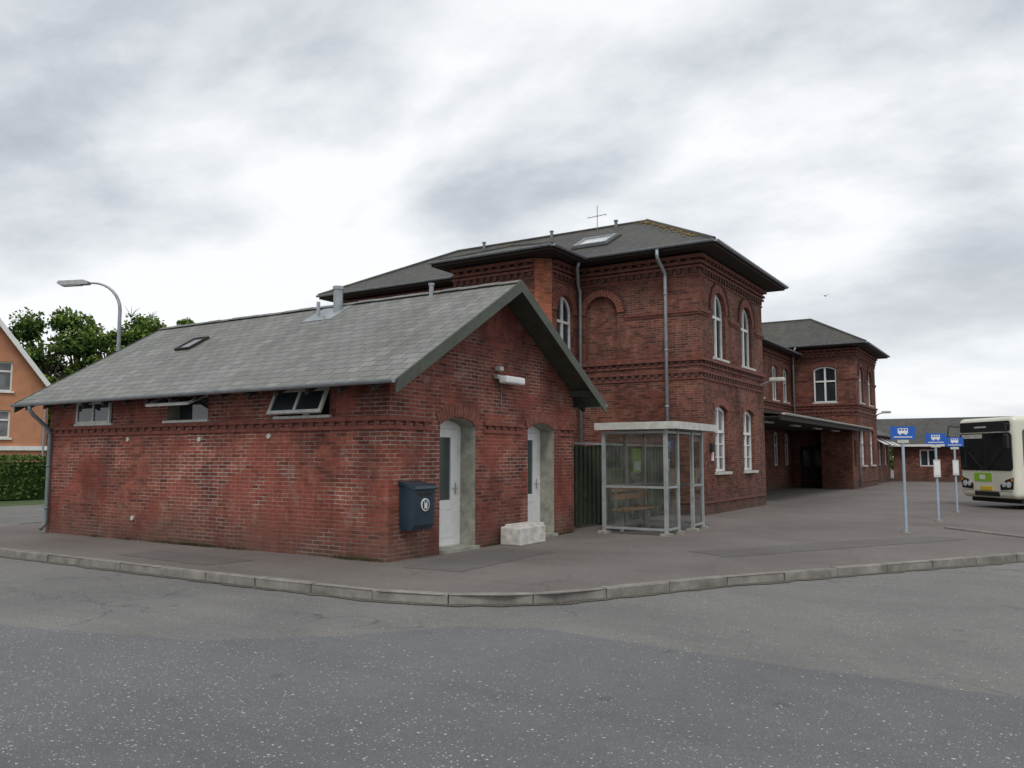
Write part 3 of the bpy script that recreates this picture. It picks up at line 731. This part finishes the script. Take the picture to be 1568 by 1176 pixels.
S_.face([(28.4,10.48,6.955),(X2,10.48,6.955),(X2,18.5,6.955),(28.4,18.5,6.955)]); S_.face([(28.4,10.48,6.955),(X2,10.48,6.955),(X2,10.48,7.075),(28.4,10.48,7.075)])
gutter(zin,(28.45,10.4,7.06),(X2-.02,10.4,7.06),.065)
ca=st.p('porch_roof','slate_d'); ca.slab([(28.45,7.25,3.12),(X2-.02,7.25,3.12),(X2-.02,11.0,3.62),(28.45,11.0,3.62)],.08)
st.p('porch_ceiling','dark_wood').slab([(28.45,7.3,3.0),(X2-.03,7.3,3.0),(X2-.03,11.0,3.0),(28.45,11.0,3.0)],.05)
st.p('porch_fascia','dark_wood').box(28.43,X2-.02,7.22,7.297,2.86,3.03)
gutter(st.p('porch_gutter','dirtywhite'),(28.45,7.16,3.1),(X2+.3,7.16,3.1),.075)
by=st.p('bay_walls','brick_t'); bx0,by1=44.2,9.3
wb=rect(44.62,45.2,1.1,2.45)
by.sheet(frX(7.8),[(bx0,-.02),(X2-.003,-.02),(X2-.003,2.96),(bx0,2.96)],[wb],.0); by.loopside(frX(7.8),wb,0,-.15)
window(st,frX(7.8),44.62,45.2,1.1,2.45,0,w=.05,mull=False,transom=(1.9,),gl='glass_l')
by.sheet(frY(bx0),[(7.8,-.02),(by1,-.02),(by1,2.96),(7.8,2.96)],(),0); by.sheet(frX(by1,1),[(bx0,-.02),(X2-.003,-.02),(X2-.003,2.96),(bx0,2.96)],(),0)
for x in (31,35.2,39.3,43.3): st.p('porch_lamps','white').bevbox(x-.6,x+.6,8.3,8.5,2.87,2.93,.02,2)
F4=frX(8.3)
lw=[(53.2,54.3),(55.8,56.9),(58.2,59.2)]
wall(F4,51.9,60.2,[rect(a,b,1.1,2.5) for a,b in lw],z1=2.95)
for a,b in lw: window(st,F4,a,b,1.1,2.5,0,transom=(2.0,)); st.p('awnings','white').slab([(a-.1,7.5,2.35),(b+.1,7.5,2.35),(b+.1,8.28,2.8),(a-.1,8.28,2.8)],.03)
R.slab([(51.95,7.9,2.95),(60.3,7.9,2.95),(60.3,12,4.7),(51.95,12,4.7)],.1)
gutter(zin,(51.95,7.83,2.95),(60.3,7.83,2.95),.06)
tr.fbox(F4,51.9,60.2,2.7,2.9,-.01,.06)
for (xx) in (27.9,51.5):
    st.p('facade_lamp_arm','zinc').tube([(xx,7.8,4.0),(xx,7.35,4.15)],.03,8)
    st.p('facade_lamp_head','dirtywhite').bevbox(xx-.12,xx+.12,6.95,7.45,4.1,4.24,.04,2)
st.p('door_plaque','white').box(22.9,23.0,7.76,7.8,1.5,1.9)
st.p('alarm_bell','black').bevbox(22.75,22.95,7.7,7.8,1.75,2.0,.03,2)
st.done()

lb=Obj('low_brick_storehouse',(64,5,0))
f=frY(61); lb.p('walls','brick_t').sheet(f,[(1.6,-.02),(8.2,-.02),(8.2,2.5),(1.6,2.5)],[rect(5.6,6.6,1.0,2.1)],0)
window(lb,f,5.6,6.6,1.0,2.1,0)
lb.p('walls','brick_t').sheet(frX(1.6),[(61,-.02),(69,-.02),(69,2.5),(65,4.1),(61,2.5)],(),0)
lb.p('roof','slate_d').slab([(60.5,1.2,2.45),(65,1.2,4.35),(65,14,4.35),(60.5,14,2.45)],.1); lb.p('roof','slate_d').slab([(69.5,1.2,2.45),(65,1.2,4.35),(65,14,4.35),(69.5,14,2.45)],.1)
lb.p('fascia','white').box(60.42,60.5,1.2,9,2.3,2.44)
lb.done()

# ------------------------------------------------------------------ bus stop signs
def busstop(x,y,h,plate=False):
    S=Obj('bus_stop_sign',(x,y,0))
    S.p('pole','bluegrey').tube([(x,y,0),(x,y,h)],.03,10)
    S.p('base','concrete').tube([(x,y,0),(x,y,.03)],.09,14)
    n=V((-.95,-.31,0)).normalized(); t=V((n.y,-n.x,0))
    f=Fr((x,y,0),t,n)
    S.p('sign_panel','blue').fbox(f,-.24,.24,h-.27,h+.0,.032,.045)
    w=S.p('bus_pictogram','white')
    w.prism(f,rect(-.10,.10,h-.15,h-.04),[rect(-.085,-.045,h-.09,h-.055),rect(-.03,.015,h-.09,h-.055),rect(.03,.08,h-.09,h-.055)],.046,.049)
    for u in (-.055,.055): w.tube([f.p(u,h-.16,.046),f.p(u,h-.16,.05)],.02,10)
    w.fbox(f,-.18,.18,h-.235,h-.215,.046,.049)
    S.p('route_plate','dirtywhite').fbox(f,-.11,.11,h-.35,h-.285,.032,.04)
    if plate:
        S.p('timetable_case','dirtywhite').fbox(f,-.08,.08,h-1.1,h-.66,.032,.07); S.p('timetable_sheet','white').fbox(f,-.065,.065,h-1.05,h-.7,.071,.074)
    S.done()
busstop(19.3,2.4,2.25); busstop(23.5,2.17,2.2,True); busstop(27.4,2.04,2.18,True)

# ------------------------------------------------------------------ bus
al=math.radians(220.3)
M4=Matrix.Translation((30.42,1.4,0))@Matrix.Rotation(al,4,'Z')
B=Obj('city_bus',(30.42,1.4,0),M4)
B.p('body','cream',False).bevbox(-1.25,1.25,0,11.8,.32,2.85,.16,5)
B.p('roof_unit','cream').bevbox(-.8,.8,2.5,5.5,2.83,3.0,.06,2)
F_=Fr((0,0,0),(1,0,0),(0,-1,0))
def rrect(u0,u1,v0,v1,r,seg=4):
    pts=[]
    for cx,cy,a0 in ((u1-r,v1-r,0),(u0+r,v1-r,90),(u0+r,v0+r,180),(u1-r,v0+r,270)):
        for k in range(seg+1):
            a=math.radians(a0+90*k/seg); pts.append((cx+r*math.cos(a),cy+r*math.sin(a)))
    return pts
B.p('windscreen','busgl').prism(F_,rrect(-1.16,1.16,1.18,2.36,.1),(),-.02,.012)
B.p('destination_display','black').prism(F_,rrect(-1.12,1.12,2.40,2.72,.06),(),-.02,.014)
B.p('destination_text','dirtywhite').fbox(F_,-.45,.1,2.53,2.58,.014,.017)
B.p('windscreen_divider','black').fbox(F_,-.02,.02,1.18,2.36,.012,.018)
B.p('sun_blind','dirtywhite').fbox(F_,-1.05,-.1,2.2,2.33,.0125,.0165)
B.p('green_panel','lime').prism(F_,rrect(-.55,.25,.84,1.10,.05),(),-.01,.01)
B.p('logo','white').fbox(F_,-.3,-.05,.90,1.04,.01,.014)
B.p('lower_grille','black').prism(F_,rrect(-.55,.55,.38,.52,.03),(),-.01,.012)
B.p('bumper_seam','black').fbox(F_,-1.1,1.1,.535,.545,-.0,.004)
B.p('number_plate','yellow').fbox(F_,-.26,.26,.56,.68,.0,.02)
for sx in (-1,1):
    B.p('headlamp_bezels','black').prism(F_,[(sx*.62,.58),(sx*1.14,.62),(sx*1.17,.98),(sx*.86,.9),(sx*.6,.74)],(),-.01,.012)
    for u,r in ((.98,.095),(.78,.08)): B.p('headlamps','lampgl').tube([F_.p(sx*u,.76,.0),F_.p(sx*u,.76,.03)],r,14)
    B.p('indicators','amber').fbox(F_,*( (1.08,1.15) if sx>0 else (-1.15,-1.08)),.86,.94,.01,.022)
    B.p('mirror_arms','black').tube([F_.p(sx*1.15,2.6,.02),F_.p(sx*1.3,2.62,.3),F_.p(sx*1.34,2.3,.32)],.02,8)
    B.p('mirrors','black').bevbox(sx*1.34-.1,sx*1.34+.1,-.38,-.28,1.85,2.3,.04,2)
    B.p('wipers','black').tube([F_.p(sx*.1+(.0),1.2,.03),F_.p(sx*.75,1.75,.03)],.012,6)
    Fs=Fr((sx*1.25,0,0),(0,1,0),(sx,0,0))
    B.p('side_windows','busgl').prism(Fs,rrect(.3 if sx>0 else 1.7,11.5,1.3,2.45,.08),(),-.02,.008)
    for k in range(1,8): B.p('window_pillars','black').fbox(Fs,.3+k*1.4,.36+k*1.4,1.3,2.45,.008,.012)
    if sx<0: B.p('entrance_door','busgl').prism(Fs,rrect(.3,1.45,.4,2.45,.05),(),-.02,.01)
    B.p('side_stripe','lime').fbox(Fs,1.9,11.6,.5,.85,-.01,.005)
    for yc in (2.75,8.7):
        B.p('wheel_arches','black').prism(Fs,[(yc+.62*math.cos(math.radians(a)),.33+.62*math.sin(math.radians(a))) for a in range(0,181,15)],(),-.02,.012)
        B.p('tyres','black').tube([Fs.p(yc,.48,-.28),Fs.p(yc,.48,.02)],.48,24)
        B.p('wheel_rims','alu').tube([Fs.p(yc,.48,.02),Fs.p(yc,.48,.035)],.28,20)
        B.p('wheel_hubs','black').tube([Fs.p(yc,.48,.035),Fs.p(yc,.48,.06)],.1,12)
B.p('underbody','black').box(-1.1,1.1,.3,11.5,.18,.33)
B.done()

# ------------------------------------------------------------------ street lamp behind
S=Obj('street_lamp',(16.5,26.3,0))
pts=[(16.5,26.3,-.1),(16.5,26.3,6.6)]
d=V((-.534,.845,0))
for k in range(1,9):
    a=math.radians(90*k/8); c=V((16.5,26.3,6.6))+d*.95
    pts.append(c-d*.95*math.cos(a)+V((0,0,1))*.95*math.sin(a))
pts.append(V(pts[-1])+d*.2)
S.p('pole','zinc',True).tube(pts,.065,12,.03)
e=V(pts[-1]); f=Fr(e,d,V((0,0,1)).cross(d),(0,0,1))
S.p('lamp_head','alu').prism(f,[(-.05,-.05),(.9,-.09),(1.0,-.03),(.95,.06),(.1,.1),(-.05,.05)],(),-.13,.13)
S.p('lamp_lens','lampgl').prism(f,[(.2,-.085),(.85,-.12),(.85,-.09),(.2,-.055)],(),-.1,.1)
S.done()

# ------------------------------------------------------------------ rendered house (gable towards the street)
MH=Matrix.Translation((21.8,40.3,0))@Matrix.Rotation(math.radians(67),4,'Z')
H=Obj('rendered_house',(21.8,40.3,0),MH)
f=frY(0); hw=9.0; m=hw/2; sg=1.36
H.p('walls','orange').sheet(f,[(0,-.2),(hw,-.2),(hw,4.95),(m,4.95+sg*m),(0,4.95)],[rect(1.55,2.85,4.7,6.1),rect(1.55,2.85,2.5,3.8)],0)
for v0,v1 in ((4.7,6.1),(2.5,3.8)):
    H.p('walls','orange').loopside(f,rect(1.55,2.85,v0,v1),0,-.2); window(H,f,1.55,2.85,v0,v1,0,transom=(v1-.45,),gl='glass_l')
    H.p('window_sills','white').fbox(f,1.45,2.95,v0-.08,v0-.002,-.05,.1)
H.p('walls','orange').sheet(frX(0),[(0,-.2),(10,-.2),(10,4.95),(0,4.95)],(),0)
for ya in (-.35,hw+.35):
    H.p('roof','redtile').slab([(-.6,ya,4.6),(10.5,ya,4.6),(10.5,m,4.6+sg*(m+.35)),(-.6,m,4.6+sg*(m+.35))],.12)
    H.p('bargeboards','white').prism(Fr((-.6,0,0),(0,1,0),(-1,0,0)),[(ya,4.6),(m,4.6+sg*(m+.35)),(m,4.25+sg*(m+.35)),(ya,4.25)],(),0,.05)
H.p('cornice','white').fbox(f,-.1,hw+.1,1.92,2.12,-.01,.12)
H.p('downpipe','zinc').tube([(-.1,.15,4.5),(-.1,.15,0)],.05,8)
H.done()

# ------------------------------------------------------------------ foliage
def leafquad(P,c,s):
    n=V((random.gauss(0,1),random.gauss(0,1),random.gauss(.5,1))).normalized()
    a=n.orthogonal().normalized(); a.rotate(Matrix.Rotation(random.uniform(0,6.28),3,n)); b=n.cross(a)
    s1=s*random.uniform(.7,1.3); s2=s1*random.uniform(.45,.7)
    i=len(P.v); P.v+=[c-a*s1,c-b*s2,c+a*s1,c+b*s2]; P.f.append((i,i+1,i+2,i+3))
def tree(x,y,h,spread,clumps=34,per=300,ls=.15):
    T=Obj('broadleaf_tree',(x,y,0)); tk=T.p('trunk','bark')
    tk.tube([(x,y,-.2),(x+.1,y,h*.25),(x-.1,y+.15,h*.5),(x,y,h*.8)],.32,9,.08)
    for k in range(clumps):
        ang=random.uniform(0,6.28); zz=random.uniform(.30,.95); r=spread*math.sqrt(max(.05,1-((zz-.6)/.42)**2))*random.uniform(.35,1)
        c=V((x+r*math.cos(ang),y+r*math.sin(ang),h*zz))
        tk.tube([(x,y,h*min(.7,zz*.6)),V((x,y,h*zz*.8)).lerp(c,.5),c],.1,6,.02)
        if per<60:
            for q in range(7):
                e=c+V((random.gauss(0,.5),random.gauss(0,.5),random.uniform(.2,1.1))); tk.tube([c,c.lerp(e,.5)+V((0,0,.1)),e],.03,4,.008)
        cr=random.uniform(.5,1.3)*spread*.26
        for q in range(per):
            d=V((random.gauss(0,1),random.gauss(0,1),random.gauss(0,.8))).normalized()*cr*random.uniform(.45,1.15)
            P=T.p('leaves_light','leafL') if (d.z/cr+random.uniform(-.4,.4))>0 else T.p('leaves_dark','leafD')  # clump shading put into the colour: pale leaves above, dark below
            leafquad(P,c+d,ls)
    T.done(False)
def place(px,Fd):
    R_=(px-784)/1268*Fd; return (.845*Fd+.534*R_, .534*Fd-.845*R_)
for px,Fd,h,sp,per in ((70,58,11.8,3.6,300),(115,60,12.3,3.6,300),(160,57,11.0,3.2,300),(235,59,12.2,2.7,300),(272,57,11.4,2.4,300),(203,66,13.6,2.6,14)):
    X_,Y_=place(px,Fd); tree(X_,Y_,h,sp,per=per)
Hd=Obj('hedge',(20,35,0)); hb=Hd.p('hedge_core','leafD'); hb.box(4,34,34.6,35.6,-.1,1.4)
hl=Hd.p('hedge_leaves','leafH')
for k in range(16000):
    x=random.uniform(4,34); side=random.random()
    top=1.55+.12*noise.noise(V((x*.8,0,0)))
    if side<.6: c=V((x,34.5+random.uniform(-.12,.1),random.uniform(-.05,top)))
    else: c=V((x,random.uniform(34.4,35.8),top+random.uniform(-.1,.12)))
    leafquad(hl,c,.075)
Hd.done(False)
Wd=Obj('weeds',(9.7,13,0)); wp=Wd.p('weeds','weed')
for k in range(1300):
    yb=random.choice([11.9,12.6,13.1,13.3,14.1,9.3,16.2,8.9,15.1,12.9,13.6])+random.gauss(0,.2)
    if k%6==0: q=V((random.uniform(12.4,15.8),y0-random.uniform(.01,.06),0))
    else: q=V((x0-random.uniform(.01,.10),max(yb,8.5),0))
    hgt=random.uniform(.02,.11); d=V((random.uniform(-.04,.02),random.uniform(-.04,.04),hgt)); w=V((.004,.008,0))
    wp.face([q-w,q+w,q+d])
Wd.done(False)
Fh=Obj('distant_tree_line',(120,-20,0)); P=Fh.p('distant_tree_line','leafH')
for k in range(9000):
    t=random.random(); c=V((110,40,0)).lerp(V((140,-80,0)),t); hh=4.2+1.6*noise.noise(V((t*22,0,0)))+1.0*noise.noise(V((t*80,3,0)))
    leafquad(P,c+V((random.uniform(-2,2),0,random.uniform(0,hh))),.5)
Fh.done(False)
q=V((46,9.2,10.2))
Bd=Obj('bird',tuple(q)); p_=Bd.p('bird','black')
p_.tube([q+V((-.12,0,0)),q+V((-.05,0,.01)),q+V((.08,0,0)),q+V((.2,0,0))],.035,8,.01)
p_.face([q+V((-.04,0,.02)),q+V((.08,0,.02)),q+V((.06,.22,.12)),q+V((.0,.26,.11))]); p_.face([q+V((-.04,0,.02)),q+V((.08,0,.02)),q+V((.06,-.22,.12)),q+V((.0,-.26,.11))])
Bd.done()

# ------------------------------------------------------------------ sky + light
sund=V((-.78,-.36,1.05)).normalized()
el=math.asin(sund.z); rot=math.atan2(sund.x,sund.y)
w=bpy.data.worlds.new('World'); scene.world=w; w.use_nodes=True; nt=w.node_tree
bg=nt.nodes['Background']; out=nt.nodes['World Output']
sky=N(nt,'ShaderNodeTexSky'); sky.sky_type='NISHITA'; sky.sun_disc=False; sky.sun_elevation=el; sky.sun_rotation=rot
nt.links.new(sky.outputs[0],bg.inputs[0]); bg.inputs[1].default_value=.1
tc=N(nt,'ShaderNodeTexCoord').outputs['Generated']
sp=N(nt,'ShaderNodeSeparateXYZ'); nt.links.new(tc,sp.inputs[0])
zc=math_(nt,'ADD',math_(nt,'MAXIMUM',sp.outputs[2],0.0),.30)
cb=N(nt,'ShaderNodeCombineXYZ'); nt.links.new(math_(nt,'DIVIDE',sp.outputs[0],zc),cb.inputs[0]); nt.links.new(math_(nt,'DIVIDE',sp.outputs[1],zc),cb.inputs[1])
mp=N(nt,'ShaderNodeMapping'); mp.inputs['Rotation'].default_value=(0,0,math.radians(48)); mp.inputs['Scale'].default_value=(1.0,.75,1); mp.inputs['Location'].default_value=(4.1,2.2,0)
nt.links.new(cb.outputs[0],mp.inputs[0])
n1=noi(nt,mp.outputs[0],1.35,9,.48,.25); n2=noi(nt,mp.outputs[0],4.0,8,.6,.15)
nn=math_(nt,'ADD',math_(nt,'MULTIPLY',n1,.76),math_(nt,'MULTIPLY',n2,.24))
r=nt.nodes.new('ShaderNodeValToRGB'); nt.links.new(nn,r.inputs[0]); E=r.color_ramp.elements
E[0].position=.38; E[0].color=(.40,.43,.475,1); E[1].position=.575; E[1].color=(.94,.955,.97,1)
q=E.new(.44); q.color=(.53,.565,.61,1); q=E.new(.505); q.color=(.74,.77,.805,1)
hz=ramp(nt,sp.outputs[2],.0,.34,(1,1,1),(0,0,0))
cc=mixc(nt,math_(nt,'MULTIPLY',hz,.62),r.outputs[0],(.93,.945,.96))
hi=ramp(nt,sp.outputs[2],.44,.62)
cc=mixc(nt,math_(nt,'MULTIPLY',hi,.5),cc,(.80,.825,.85))
bg2=N(nt,'ShaderNodeBackground'); nt.links.new(cc,bg2.inputs[0]); bg2.inputs[1].default_value=1.10
mx=N(nt,'ShaderNodeMixShader'); mx.inputs[0].default_value=.93
nt.links.new(bg.outputs[0],mx.inputs[1]); nt.links.new(bg2.outputs[0],mx.inputs[2]); nt.links.new(mx.outputs[0],out.inputs[0])
sl_=bpy.data.lights.new('sun','SUN'); sl_.energy=1.35; sl_.angle=math.radians(16); sl_.color=(1,.96,.9)
so=bpy.data.objects.new('sun',sl_); scene.collection.objects.link(so); so.rotation_euler=sund.to_track_quat('Z','Y').to_euler(); so.location=(0,0,40)

# ------------------------------------------------------------------ camera
cam=bpy.data.cameras.new('camera'); cam.lens=29.11; cam.sensor_width=36; cam.clip_end=2000; cam.clip_start=.05
co=bpy.data.objects.new('camera',cam); scene.collection.objects.link(co)
co.location=(0,0,1.6); co.rotation_euler=(math.radians(95.05),0,math.radians(-57.7))
scene.camera=co
scene.view_settings.view_transform='Standard'; scene.view_settings.look='None'; scene.view_settings.exposure=0
